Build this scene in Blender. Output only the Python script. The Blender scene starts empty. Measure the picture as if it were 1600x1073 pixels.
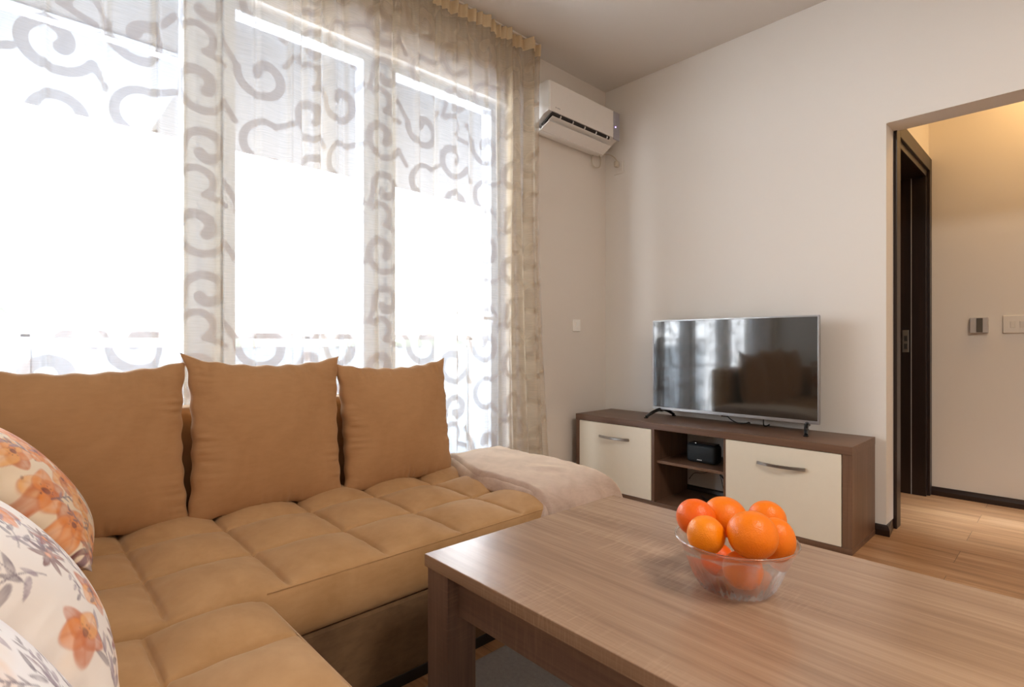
import bpy, bmesh, math, random
import numpy as np
from mathutils import Vector, Matrix, Euler, noise

random.seed(7); rng = np.random.default_rng(11)
S = bpy.context.scene
C = S.collection
R = math.radians

# ------------------------------------------------------------ camera, sky, lights
cam_d = bpy.data.cameras.new('camera'); cam = bpy.data.objects.new('camera', cam_d); C.objects.link(cam)
cam_d.sensor_width = 36; cam_d.lens = 838.5/1600*36; cam_d.clip_start = .02
cam.location = (0, 0, .95); cam.rotation_euler = (R(90), 0, R(46.7))
S.camera = cam

w = bpy.data.worlds.new('sky'); S.world = w; w.use_nodes = True
bg = w.node_tree.nodes['Background']; bg.inputs[0].default_value = (.86, .93, 1, 1); bg.inputs[1].default_value = 12.5

def area(name, loc, rot, sx, sy, power, color=(1, 1, 1), portal=False, spread=180):
    l = bpy.data.lights.new(name, 'AREA'); l.shape = 'RECTANGLE'; l.size = sx; l.size_y = sy
    l.energy = power; l.color = color; l.spread = R(spread)
    if portal: l.cycles.is_portal = True
    o = bpy.data.objects.new(name, l); C.objects.link(o); o.location = loc; o.rotation_euler = rot
    return o
area('window_portal', (-2.56, 1.03, 1.0), (0, R(-90), 0), 2.2, 2.5, 1, portal=True)
area('room_fill_light', (.9, 1.0, 2.72), (0, 0, 0), .6, .6, 29, (1, .90, .79))  # added interior fill below the ceiling, no fixture modelled
area('hall_ceiling_light', (.02, 3.92, 2.66), (0, 0, 0), .35, .35, 4.8, (1, .60, .25))
area('hall_floor_beam', (1.35, 3.78, 1.7), (0, R(42), 0), .8, .74, 1.8, (.8, .9, 1), spread=14)  # added narrow daylight beam for the pale hall floor strip, no window built

S.view_settings.view_transform = 'Standard'; S.view_settings.look = 'None'
S.view_settings.gamma = 1; S.view_settings.exposure = 0.85; S.view_settings.use_curve_mapping = False
S.cycles.use_denoising = True
S.cycles.max_bounces = 10; S.cycles.diffuse_bounces = 5; S.cycles.transparent_max_bounces = 24
S.cycles.transmission_bounces = 10; S.cycles.sample_clamp_indirect = 6
S.cycles.caustics_refractive = True; S.cycles.caustics_reflective = False

# ------------------------------------------------------------ materials
def lin(c):
    return tuple((x/12.92 if x <= .04045 else ((x+.055)/1.055)**2.4) for x in c)
def srgb(r, g, b): return lin((r/255, g/255, b/255))+(1,)

class NT:
    def __init__(s, name):
        s.m = bpy.data.materials.new(name); s.m.use_nodes = True
        s.t = s.m.node_tree; s.b = s.t.nodes['Principled BSDF']; s.out = s.t.nodes['Material Output']
    def n(s, typ, **kw):
        nd = s.t.nodes.new(typ)
        for k, v in kw.items():
            if k.startswith('i_'): nd.inputs[k[2:]].default_value = v
            else: setattr(nd, k, v)
        return nd
    def l(s, a, b): s.t.links.new(a, b)
    def coord(s, scale=(1, 1, 1), rot=(0, 0, 0), kind='Object'):
        tc = s.n('ShaderNodeTexCoord'); mp = s.n('ShaderNodeMapping')
        mp.inputs['Scale'].default_value = scale; mp.inputs['Rotation'].default_value = rot
        s.l(tc.outputs[kind], mp.inputs[0]); return mp.outputs[0]
    def noise(s, vec, scale=5, detail=3, rough=.5, dist=0):
        nd = s.n('ShaderNodeTexNoise'); nd.inputs['Scale'].default_value = scale; nd.inputs['Detail'].default_value = detail
        nd.inputs['Roughness'].default_value = rough; nd.inputs['Distortion'].default_value = dist
        s.l(vec, nd.inputs['Vector']); return nd.outputs['Fac']
    def ramp(s, fac, stops):
        nd = s.n('ShaderNodeValToRGB'); e = nd.color_ramp.elements
        while len(e) < len(stops): e.new(.5)
        for i, (p, c) in enumerate(stops): e[i].position = p; e[i].color = c
        s.l(fac, nd.inputs[0]); return nd.outputs[0]
    def mix(s, fac, a, b, mode='MIX'):
        nd = s.n('ShaderNodeMix', data_type='RGBA', blend_type=mode)
        for sock, v in ((nd.inputs[0], fac), (nd.inputs[6], a), (nd.inputs[7], b)):
            if isinstance(v, (int, float, tuple)): sock.default_value = v
            else: s.l(v, sock)
        return nd.outputs[2]
    def math(s, op, a, b=0):
        nd = s.n('ShaderNodeMath', operation=op)
        for i, v in enumerate((a, b)):
            if isinstance(v, (int, float)): nd.inputs[i].default_value = v
            else: s.l(v, nd.inputs[i])
        return nd.outputs[0]
    def bump(s, h, strength=.3, dist=.002):
        nd = s.n('ShaderNodeBump'); nd.inputs['Strength'].default_value = strength; nd.inputs['Distance'].default_value = dist
        s.l(h, nd.inputs['Height']); s.l(nd.outputs[0], s.b.inputs['Normal'])
    def base(s, c):
        if isinstance(c, tuple): s.b.inputs['Base Color'].default_value = c
        else: s.l(c, s.b.inputs['Base Color'])
    def set(s, **kw):
        for k, v in kw.items(): s.b.inputs[k.replace('_', ' ')].default_value = v
        return s.m

def simple(name, col, rough=.5, metal=0, var=.04, scale=30, bump=0, **kw):
    t = NT(name); v = t.coord(); f = t.noise(v, scale, 4)
    d = tuple(max(0, c*(1-var*3)) for c in col[:3])+(1,)
    t.base(t.mix(f, d, tuple(min(1, c*(1+var)) for c in col[:3])+(1,)))
    if bump: t.bump(t.noise(v, scale*6, 3), bump, .001)
    return t.set(Roughness=rough, Metallic=metal, **kw)

def plaster(name, col):
    t = NT(name); v = t.coord(); f = t.noise(v, 1.3, 3)
    t.base(t.mix(f, tuple(c*.96 for c in col[:3])+(1,), col))
    t.bump(t.noise(v, 220, 3), .12, .001)
    return t.set(Roughness=.75)

def wood(name, dark, mid, light, axis=0, rough=.42, dens=1.0, saw=.35, spec=.5, con=1.0):
    t = NT(name)
    def sc(al, ac):
        v = [ac*dens]*3; v[axis] = al*dens; return tuple(v)
    fine = t.noise(t.coord(sc(2.2, 90)), 1, 6, .62)
    band = t.noise(t.coord(sc(.7, 7)), 1, 5, .62, .9)
    big = t.noise(t.coord(sc(.5, 3.2)), 1, 2, .5, .4)
    f = t.math('ADD', t.math('MULTIPLY', fine, .33), t.math('ADD', t.math('MULTIPLY', band, .37), t.math('MULTIPLY', big, .3)))
    col = t.ramp(f, [(.5-.17/con, dark), (.5, mid), (.5+.17/con, light)])
    v2 = [14*dens]*3; v2[axis] = 170*dens
    sawn = t.noise(t.coord(tuple(v2)), 1, 2, .5)
    patch = t.noise(t.coord(sc(1.7, 3)), 1, 3)
    m = t.math('MULTIPLY', t.ramp(sawn, [(.5, (0, 0, 0, 1)), (.72, (1, 1, 1, 1))]), t.ramp(patch, [(.45, (0, 0, 0, 1)), (.7, (1, 1, 1, 1))]))
    m = t.math('MULTIPLY', m, saw)
    t.base(t.mix(m, col, tuple(min(1, c*1.45) for c in light[:3])+(1,)))
    t.bump(fine, .12, .001)
    return t.set(Roughness=rough, **{'Specular_IOR_Level': spec})

M = {}
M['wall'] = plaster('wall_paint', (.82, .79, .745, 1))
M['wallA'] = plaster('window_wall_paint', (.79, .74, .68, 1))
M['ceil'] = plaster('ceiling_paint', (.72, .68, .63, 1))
M['black_trim'] = wood('wenge', srgb(22, 12, 10), srgb(34, 19, 15), srgb(52, 31, 24), 2, .35, saw=0)
M['skirt'] = wood('wenge_skirting', srgb(26, 15, 12), srgb(38, 22, 18), srgb(58, 36, 28), 0, .3, saw=0)
tb = (srgb(112, 86, 68), srgb(152, 123, 100), srgb(184, 156, 130))
M['tabletop'] = wood('greyed_oak_top', *tb, 0, .27, spec=.7, con=.82)
M['tableleg'] = wood('greyed_oak_leg', srgb(88, 66, 56), srgb(120, 94, 80), srgb(146, 120, 102), 2, .42)
M['tableapron'] = wood('greyed_oak_apron', srgb(84, 62, 50), srgb(116, 90, 76), srgb(142, 116, 98), 0, .42)
M['bench'] = wood('truffle_oak', srgb(80, 57, 44), srgb(110, 82, 64), srgb(134, 104, 83), 0, .4, saw=.15)
M['bench_v'] = wood('truffle_oak_upright', srgb(78, 56, 43), srgb(107, 79, 61), srgb(131, 101, 80), 2, .4, saw=.15)
M['cream'] = simple('cream_gloss_front', srgb(236, 229, 211), .3, var=.01)
M['steel'] = simple('brushed_steel', (.55, .54, .52, 1), .28, 1, .05, 60)
M['tvframe'] = simple('tv_grey_metal', (.42, .42, .43, 1), .32, .9, .02)
M['blackplastic'] = simple('black_plastic', (.012, .012, .013, 1), .35)
M['gloss_black'] = simple('gloss_black_plastic', (.01, .01, .01, 1), .15)
M['whiteplastic'] = simple('white_plastic', (.78, .75, .70, 1), .35, var=.01)
M['acwhite'] = simple('aircon_white', (.84, .81, .77, 1), .4, var=.01)
M['acgrey'] = simple('aircon_grey', (.42, .41, .45, 1), .35, .2)
M['acdark'] = simple('vent_dark', (.03, .024, .02, 1), .6)
M['pvc'] = simple('window_pvc', (.58, .63, .70, 1), .35, var=.01)
M['cable_w'] = simple('white_cable', (.6, .53, .43, 1), .5)
M['speakercloth'] = simple('speaker_mesh', (.012, .018, .022, 1), .55, bump=.6, scale=60)
M['ink'] = simple('grey_print', (.35, .34, .34, 1), .5)
M['lightink'] = simple('light_print', (.7, .7, .7, 1), .5)
M['switchgrey'] = simple('switch_grey', (.52, .50, .50, 1), .4)
M['switchdark'] = simple('switch_dark', (.10, .085, .065, 1), .3)
M['bluepanel'] = simple('balcony_panel', (.42, .48, .54, 1), .5)
M['rug'] = simple('grey_rug', (.33, .315, .31, 1), .95, var=.1, scale=90, bump=.9)

def glow(name, col, s):
    t = NT(name); t.base((0, 0, 0, 1)); t.b.inputs['Emission Color'].default_value = col; t.b.inputs['Emission Strength'].default_value = s
    return t.m
M['led'] = glow('violet_led', (.35, .2, 1, 1), 6)
M['led_w'] = glow('white_led', (.9, .95, 1, 1), 2)

def screen():
    t = NT('tv_screen'); t.base((.012, .013, .012, 1))
    t.bump(t.noise(t.coord(), 3, 2), .02, .001)
    return t.set(Roughness=.08, Specular_IOR_Level=1.0, Coat_Weight=.8, Coat_Roughness=.04)
M['screen'] = screen()

def floor_mat():
    t = NT('oak_laminate_floor')
    tc = t.n('ShaderNodeTexCoord')
    mp = t.n('ShaderNodeMapping'); t.l(tc.outputs['Object'], mp.inputs[0])
    mp.inputs['Location'].default_value = (.38, -.14, 0)
    br = t.n('ShaderNodeTexBrick'); t.l(mp.outputs[0], br.inputs['Vector'])
    br.offset = .37; br.inputs['Scale'].default_value = 1; br.inputs['Mortar Size'].default_value = .0012
    br.inputs['Brick Width'].default_value = 1.28; br.inputs['Row Height'].default_value = .19
    br.inputs['Color1'].default_value = (.2, .2, .2, 1); br.inputs['Color2'].default_value = (.8, .8, .8, 1); br.inputs['Mortar'].default_value = (0, 0, 0, 1)
    off = t.n('ShaderNodeVectorMath', operation='MULTIPLY'); t.l(br.outputs['Color'], off.inputs[0]); off.inputs[1].default_value = (9, 9, 9)
    ad = t.n('ShaderNodeVectorMath', operation='ADD'); t.l(tc.outputs['Object'], ad.inputs[0]); t.l(off.outputs[0], ad.inputs[1])
    def st(sx, sy):
        m = t.n('ShaderNodeMapping'); m.inputs['Scale'].default_value = (sx, sy, 1); t.l(ad.outputs[0], m.inputs[0]); return m.outputs[0]
    fine = t.noise(st(2.5, 60), 1, 6, .6); band = t.noise(st(1.0, 8), 1, 4, .6, .7)
    f = t.math('ADD', t.math('MULTIPLY', fine, .45), t.math('MULTIPLY', band, .55))
    col = t.ramp(f, [(.34, srgb(130, 92, 60)), (.5, srgb(172, 130, 92)), (.66, srgb(196, 158, 122))])
    col = t.mix(t.math('MULTIPLY', br.outputs['Fac'], .75), col, (.05, .03, .02, 1))
    t.base(col); t.bump(fine, .08, .001)
    return t.set(Roughness=.38)
M['floor'] = floor_mat()

def suede(name, c, c2, sheen=.35, sc=5):
    t = NT(name); v = t.coord()
    a = t.noise(v, sc, 4, .6, .8); b = t.noise(t.coord((1, 1, 3)), sc*5, 4, .6)
    f = t.math('ADD', t.math('MULTIPLY', a, .7), t.math('MULTIPLY', b, .3))
    t.base(t.ramp(f, [(.35, c2), (.62, c)]))
    t.bump(t.noise(v, 500, 2), .15, .0006)
    return t.set(Roughness=.8, Sheen_Weight=sheen, Sheen_Roughness=.45, Sheen_Tint=(1, .85, .65, 1), Specular_IOR_Level=.25)
M['sofa'] = suede('tan_microsuede', srgb(187, 148, 105), srgb(170, 131, 88), .3)
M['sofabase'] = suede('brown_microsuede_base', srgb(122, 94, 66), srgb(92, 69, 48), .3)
M['cushion'] = suede('tan_cushion_suede', srgb(180, 138, 97), srgb(168, 126, 86), .3)
M['blanket'] = suede('taupe_fleece', srgb(194, 171, 158), srgb(170, 147, 133), 1.0, 9)

def orange_mat(name, c1, c2):
    t = NT(name); v = t.coord(); f = t.noise(v, 14, 3)
    t.base(t.mix(f, c1, c2))
    vo = t.n('ShaderNodeTexVoronoi'); vo.inputs['Scale'].default_value = 420; t.l(v, vo.inputs['Vector'])
    t.bump(vo.outputs['Distance'], .35, .0012)
    return t.set(Roughness=.36, Subsurface_Weight=.05, Subsurface_Radius=(.02, .008, .003), Subsurface_Scale=.3, Specular_IOR_Level=.38)
M['orange_a'] = orange_mat('orange_peel', (.88, .22, .0015, 1), (.82, .165, .001, 1))
M['orange_b'] = orange_mat('orange_peel_yellowish', (.90, .28, .002, 1), (.84, .20, .001, 1))
M['orange_c'] = orange_mat('orange_peel_reddish', (.86, .15, .002, 1), (.80, .105, .001, 1))
M['stem'] = simple('orange_stem', (.10, .13, .02, 1), .7)

def crystal():
    t = NT('clear_crystal'); tr = t.n('ShaderNodeBsdfTransparent'); f = t.noise(t.coord(), 30, 2)
    t.base(t.mix(f, (1, 1, 1, 1), (.985, .99, .99, 1))); t.set(Roughness=.01, Transmission_Weight=1, IOR=1.5)
    mx = t.n('ShaderNodeMixShader'); mx.inputs[0].default_value = .42; t.l(tr.outputs[0], mx.inputs[1]); t.l(t.b.outputs[0], mx.inputs[2])
    t.l(mx.outputs[0], t.out.inputs[0]); return t.m
def glass_mat(name, rough=.0, col=(1, 1, 1, 1)):
    t = NT(name); t.base(col); t.bump(t.noise(t.coord(), 20, 2), .02, .001)
    return t.set(Roughness=rough, Transmission_Weight=1, IOR=1.5)
M['glass'] = crystal()
M['glass_solid'] = glass_mat('solid_crystal', .0)

def pane_mat():
    t = NT('window_pane'); tr = t.n('ShaderNodeBsdfTransparent'); gl = t.n('ShaderNodeBsdfGlossy'); gl.inputs['Roughness'].default_value = .02
    f = t.math('MULTIPLY', t.noise(t.coord(), 2, 1), .1)
    mx = t.n('ShaderNodeMixShader'); t.l(f, mx.inputs[0]); t.l(tr.outputs[0], mx.inputs[1]); t.l(gl.outputs[0], mx.inputs[2])
    t.l(mx.outputs[0], t.out.inputs[0]); return t.m
M['pane'] = pane_mat()

M['slab'] = simple('balcony_ceiling_brown', (.026, .020, .016, 1), .8)
M['slab_glare'] = simple('balcony_ceiling_glare', (.062, .068, .078, 1), .8)  # paler bluish tone stands in for glare on the left stretch
def sheer():
    t = NT('sheer_curtain')
    at = t.n('ShaderNodeAttribute', attribute_name='swirl', attribute_type='GEOMETRY')
    mr = t.n('ShaderNodeMapRange', interpolation_type='SMOOTHSTEP'); t.l(at.outputs['Fac'], mr.inputs[0])
    mr.inputs[1].default_value = -.0015; mr.inputs[2].default_value = .0015; mr.inputs[3].default_value = 1; mr.inputs[4].default_value = 0
    uv = t.n('ShaderNodeUVMap')
    mp = t.n('ShaderNodeMapping'); mp.inputs['Scale'].default_value = (12, 260, 1); t.l(uv.outputs[0], mp.inputs[0])
    slub = t.noise(mp.outputs[0], 1, 3, .6)
    op = t.math('ADD', t.math('MULTIPLY', mr.outputs[0], .30), t.math('MULTIPLY', t.math('SUBTRACT', slub, .5), .28))
    op = t.math('ADD', op, .46); op.node.use_clamp = True
    tcol = t.mix(mr.outputs[0], (.245, .27, .31, 1), (.125, .135, .16, 1)); dcol = t.mix(mr.outputs[0], (.94, .76, .52, 1), (.84, .67, .46, 1))
    tl = t.n('ShaderNodeBsdfTranslucent'); df = t.n('ShaderNodeBsdfDiffuse'); t.l(tcol, tl.inputs[0]); t.l(dcol, df.inputs[0])
    m1 = t.n('ShaderNodeMixShader'); m1.inputs[0].default_value = .5; t.l(tl.outputs[0], m1.inputs[1]); t.l(df.outputs[0], m1.inputs[2])
    tr = t.n('ShaderNodeBsdfTransparent'); tr.inputs[0].default_value = (.99, .97, .95, 1)
    m2 = t.n('ShaderNodeMixShader'); t.l(op, m2.inputs[0]); t.l(tr.outputs[0], m2.inputs[1]); t.l(m1.outputs[0], m2.inputs[2])
    t.l(m2.outputs[0], t.out.inputs[0]); return t.m
M['sheer'] = sheer()
M['tape'] = simple('curtain_tape', (.70, .56, .36, 1), .85)

def printed(name):
    t = NT(name); at = t.n('ShaderNodeAttribute', attribute_name='print', attribute_type='GEOMETRY')
    f = t.noise(t.coord(), 60, 3)
    t.base(t.mix(t.math('MULTIPLY', f, .12), at.outputs['Color'], (1, .97, .92, 1)))
    t.bump(t.noise(t.coord(), 900, 2), .1, .0005)
    return t.set(Roughness=.7, Sheen_Weight=.15, Specular_IOR_Level=.3)
M['print'] = printed('floral_print_fabric')

# ------------------------------------------------------------ object helpers
def origin(parent):
    v = Vector((0, 0, 0))
    while parent is not None: v += parent.location; parent = parent.parent
    return v
def link(name, me, mat, parent=None, smooth=False):
    o = bpy.data.objects.new(name, me); C.objects.link(o)
    if mat is not None: me.materials.append(mat)
    if parent is not None:
        o.parent = parent; off = origin(parent); me.transform(Matrix.Translation(-off))
    if smooth:
        me.polygons.foreach_set('use_smooth', [True]*len(me.polygons))
    me.update(); return o
def bmobj(name, bm, mat, parent=None, smooth=False):
    bmesh.ops.recalc_face_normals(bm, faces=bm.faces[:])
    me = bpy.data.meshes.new(name); bm.to_mesh(me); bm.free(); return link(name, me, mat, parent, smooth)
def abox(bm, x0, x1, y0, y1, z0, z1, bev=.002, seg=2, rot=None, piv=None):
    r = bmesh.ops.create_cube(bm, size=1)
    m = Matrix.Translation(((x0+x1)/2, (y0+y1)/2, (z0+z1)/2)) @ Matrix.Diagonal((x1-x0, y1-y0, z1-z0, 1))
    if rot is not None:
        pv = Vector(piv) if piv else Vector(((x0+x1)/2, (y0+y1)/2, (z0+z1)/2))
        m = Matrix.Translation(pv) @ Euler(rot).to_matrix().to_4x4() @ Matrix.Translation(-pv) @ m
    bmesh.ops.transform(bm, matrix=m, verts=r['verts'])
    if bev > 0:
        es = list({e for v in r['verts'] for e in v.link_edges})
        bmesh.ops.bevel(bm, geom=es, offset=bev, segments=seg, affect='EDGES', profile=.5)
def box(name, x0, x1, y0, y1, z0, z1, mat, parent=None, bev=.002, seg=2, **kw):
    bm = bmesh.new(); abox(bm, x0, x1, y0, y1, z0, z1, bev, seg, **kw); return bmobj(name, bm, mat, parent)
def tube(bm, pts, r, n=10, closed=False, caps=True):
    P = [Vector(p) for p in pts]; N = len(P); rings = []
    up = Vector((0, 0, 1)); prev = None
    for i, p in enumerate(P):
        if closed: tg = (P[(i+1) % N]-P[i-1]).normalized()
        else: tg = (P[min(i+1, N-1)]-P[max(i-1, 0)]).normalized()
        if prev is None:
            a = tg.orthogonal().normalized()
        else:
            a = (prev-tg*prev.dot(tg)).normalized()
        prev = a; b = tg.cross(a); rr = r[i] if isinstance(r, (list, tuple)) else r
        rings.append([bm.verts.new(p+a*math.cos(2*math.pi*k/n)*rr+b*math.sin(2*math.pi*k/n)*rr) for k in range(n)])
    for i in range(N if closed else N-1):
        A, B = rings[i], rings[(i+1) % N]
        for k in range(n): bm.faces.new((A[k], A[(k+1) % n], B[(k+1) % n], B[k]))
    if caps and not closed:
        bm.faces.new(rings[0][::-1]); bm.faces.new(rings[-1])
def spline(pts, n=8):
    P = [Vector(p) for p in pts]; P = [P[0]*2-P[1]]+P+[P[-1]*2-P[-2]]; out = []
    for i in range(1, len(P)-2):
        for k in range(n):
            t = k/n; a, b, c, d = P[i-1], P[i], P[i+1], P[i+2]
            out.append(.5*((2*b)+(c-a)*t+(2*a-5*b+4*c-d)*t*t+(3*b-a-3*c+d)*t**3))
    out.append(P[-2]); return out
def tubeobj(name, pts, r, mat, parent=None, n=10, closed=False, sm=True):
    bm = bmesh.new(); tube(bm, pts, r, n, closed); return bmobj(name, bm, mat, parent, sm)
def prism(name, prof, y0, y1, mat, parent=None, bev=0, axis='y'):
    bm = bmesh.new()
    f = lambda p, y: (p[0], y, p[1]) if axis == 'y' else ((y, p[0], p[1]) if axis == 'x' else (p[0], p[1], y))
    A = [bm.verts.new(f(p, y0)) for p in prof]; B = [bm.verts.new(f(p, y1)) for p in prof]; n = len(prof)
    bm.faces.new(A); bm.faces.new(B[::-1])
    for i in range(n): bm.faces.new((A[i], B[i], B[(i+1) % n], A[(i+1) % n]))
    if bev: bmesh.ops.bevel(bm, geom=bm.edges[:], offset=bev, segments=2, affect='EDGES')
    return bmobj(name, bm, mat, parent)
def gridmesh(name, V, mat, parent=None, smooth=True, wrap=False, uv=None, flip=False):
    """V: (n, m, 3) array"""
    n, m, _ = V.shape
    me = bpy.data.meshes.new(name); idx = np.arange(n*m).reshape(n, m)
    if wrap: nx = np.concatenate([idx, idx[:, :1]], 1)
    else: nx = idx
    a, b, c, d = nx[:-1, :-1], nx[1:, :-1], nx[1:, 1:], nx[:-1, 1:]
    F = np.stack([a, b, c, d] if not flip else [d, c, b, a], -1).reshape(-1, 4)
    me.vertices.add(n*m); me.vertices.foreach_set('co', V.reshape(-1).astype(np.float32))
    me.loops.add(F.size); me.loops.foreach_set('vertex_index', F.reshape(-1).astype(np.int32))
    me.polygons.add(len(F)); me.polygons.foreach_set('loop_start', np.arange(0, F.size, 4, dtype=np.int32))
    try: me.polygons.foreach_set('loop_total', np.full(len(F), 4, dtype=np.int32))
    except Exception: pass
    me.update(calc_edges=True)
    if uv is not None:
        u = me.uv_layers.new(name='UVMap'); u.data.foreach_set('uv', uv.reshape(-1, 2)[F.reshape(-1)].reshape(-1).astype(np.float32))
    me.validate()
    return link(name, me, mat, parent, smooth)
def thing(name, label, cat, loc=(0, 0, 0), group=None):
    o = bpy.data.objects.new(name, None); C.objects.link(o); o.location = loc; o.empty_display_size = .05
    return tag(o, label, cat, group)
def tag(o, label, cat, group=None, kind=None):
    o['label'] = label; o['category'] = cat
    if group: o['group'] = group
    if kind: o['kind'] = kind
    return o
def st(o): o['kind'] = 'structure'; return o

# ------------------------------------------------------------ room shell
WX, WY, CZ = -2.373, 3.17, 2.772         # window wall plane, TV wall plane, ceiling
OX = -.663                                # left edge of the hall opening
RX, BY, HY = 2.6, -.47, 4.25              # right wall, back wall, hall far wall
def multi(name, boxes, mat, bev=0):
    bm = bmesh.new()
    for b in boxes: abox(bm, *b, bev=bev)
    return st(bmobj(name, bm, mat))
multi('floor', [(WX, RX, BY, HY, -.1, 0)], M['floor'])
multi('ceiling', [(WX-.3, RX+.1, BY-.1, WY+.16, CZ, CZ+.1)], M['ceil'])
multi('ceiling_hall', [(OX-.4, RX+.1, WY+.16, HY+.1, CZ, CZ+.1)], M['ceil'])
W0, W1, WH = -.17, 2.215, 2.39            # window opening
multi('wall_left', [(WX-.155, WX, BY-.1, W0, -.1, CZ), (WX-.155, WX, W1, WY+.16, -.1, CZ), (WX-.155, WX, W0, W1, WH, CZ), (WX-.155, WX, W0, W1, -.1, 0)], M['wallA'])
multi('wall_back', [(WX, OX, WY, WY+.16, -.1, CZ), (OX, .62, WY, WY+.16, 2.04, CZ), (.62, RX, WY, WY+.16, -.1, CZ)], M['wall'])
multi('wall_front', [(WX, RX, BY-.1, BY, -.1, CZ)], M['wall'])
multi('wall_right', [(RX, RX+.1, BY-.1, HY+.1, -.1, CZ)], M['wall'])
multi('wall_hall', [(OX-.4, RX, HY, HY+.1, -.1, CZ)], M['wall'])
D0, D1, DH = 3.385, 4.20, 2.04
multi('wall_hall_left', [(OX-.14, OX, WY+.16, D0, -.1, CZ), (OX-.14, OX, D1, HY, -.1, CZ), (OX-.14, OX, D0, D1, DH, CZ)], M['wall'])
# unlit room behind the hall door, its shade put into dark wall colour
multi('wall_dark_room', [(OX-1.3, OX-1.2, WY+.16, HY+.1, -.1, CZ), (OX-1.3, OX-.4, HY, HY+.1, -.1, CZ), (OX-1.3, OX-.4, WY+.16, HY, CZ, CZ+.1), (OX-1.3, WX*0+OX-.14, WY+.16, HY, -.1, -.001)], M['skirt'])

# skirting
def skirt(name, pts, h=.052, t=.018):
    """pts: wall-face polyline; skirting lies on its right-hand side"""
    bm = bmesh.new()
    P = [Vector((p[0], p[1], 0)) for p in pts]; n = len(P); nr = []
    for i in range(n-1):
        d = (P[i+1]-P[i]).normalized(); nr.append(Vector((d.y, -d.x, 0)))
    prof = [(0, 0), (t, 0), (t, h*.55), (t*.72, h*.86), (t*.4, h), (0, h)]
    rings = []
    for i in range(n):
        if i == 0: m = nr[0]; s = 1
        elif i == n-1: m = nr[-1]; s = 1
        else:
            m = (nr[i-1]+nr[i]).normalized(); s = 1/max(.3, m.dot(nr[i]))
        rings.append([bm.verts.new(P[i]+m*s*a+Vector((0, 0, b))) for a, b in prof])
    for i in range(n-1):
        for k in range(len(prof)): bm.faces.new((rings[i][k], rings[i][(k+1) % len(prof)], rings[i+1][(k+1) % len(prof)], rings[i+1][k]))
    bm.faces.new(rings[0]); bm.faces.new(rings[-1][::-1])
    return st(bmobj(name, bm, M['skirt']))
skirt('baseboard_back', [(WX, WY), (OX, WY), (OX, WY+.16), (OX, D0-.07)])
skirt('baseboard_hall', [(OX, HY), (RX, HY)])
skirt('baseboard_left', [(WX, W1+.02), (WX, WY)])

# hall door frame (wenge) with strike plate
dr = st(thing('door_1', '', '', (OX, D0, 0)))
for k in ('label', 'category'): del dr[k]
xf = OX+.016
bm = bmesh.new()
abox(bm, OX, xf, D0-.07, D0+.012, 0, DH+.07, .003); abox(bm, OX, xf, D1-.012, HY-.002, 0, DH+.07, .003)
abox(bm, OX, xf, D0+.012, D1-.012, DH-.012, DH+.07, .003)
bmobj('casing', bm, M['black_trim'], dr)
bm = bmesh.new()
abox(bm, OX-.2, OX+.002, D0, D0+.03, 0, DH-.03, .002); abox(bm, OX-.2, OX+.002, D1-.045, D1, 0, DH-.03, .002)
abox(bm, OX-.2, OX+.002, D0, D1, DH-.05, DH, .002)
bmobj('jamb', bm, M['black_trim'], dr)
box('door_seal', OX-.075, OX-.071, D1-.052, D1-.044, .0, DH-.05, M['ink'], dr, bev=.0005)
pl = box('strike_plate', OX-.119, OX-.086, D1-.049, D1-.0445, .895, 1.035, M['steel'], dr, bev=.001)
for z in (.915, .965): box('strike_hole', OX-.111, OX-.094, D1-.0495, D1-.0485, z, z+.034, M['acdark'], pl, bev=0)

# ------------------------------------------------------------ window
wn = st(bpy.data.objects.new('window_1', None)); C.objects.link(wn); wn.location = (WX-.1, 1.0, 0)
xo, xi = WX-.15, WX-.08
bm = bmesh.new()
abox(bm, xo, xi, W0, W1, 0, .07, .004); abox(bm, xo, xi+.02, W0, W1, 2.374, 2.3895, .002)
abox(bm, xo, xi, W0, W0+.05, .07, 2.374, .004); abox(bm, xo, xi, W1-.05, W1, .07, 2.374, .004)
abox(bm, xo, xi, .555, .655, .07, 2.374, .004); abox(bm, xo, xi, 1.33, 1.42, .07, 2.374, .004)
bmobj('window_frame', bm, M['pvc'], wn)
for a, b in ((W0+.05, .555), (.655, 1.33), (1.42, W1-.05)):
    bm = bmesh.new(); f = .045; x0, x1 = xo+.003, xi+.02
    abox(bm, x0, x1, a, b, .07, .07+f+.02, .004); abox(bm, x0, x1, a, b, 2.352, 2.374, .003)
    abox(bm, x0, x1, a, a+f, .07+f+.02, 2.352, .002); abox(bm, x0, x1, b-f, b, .07+f+.02, 2.352, .002)
    sa = bmobj('sash', bm, M['pvc'], wn)
    box('window_pane', xo+.006, xo+.012, a+f-.005, b-f+.005, .12, 2.356, M['pane'], sa, bev=0)
bm = bmesh.new(); abox(bm, xi+.02, xi+.03, W1-.09, W1-.062, 1.06, 1.13, .003); abox(bm, xi+.03, xi+.06, W1-.084, W1-.068, 1.09, 1.106, .003); abox(bm, xi+.052, xi+.064, W1-.19, W1-.068, 1.088, 1.108, .004)
bmobj('window_handle', bm, M['switchgrey'], wn)

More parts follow.
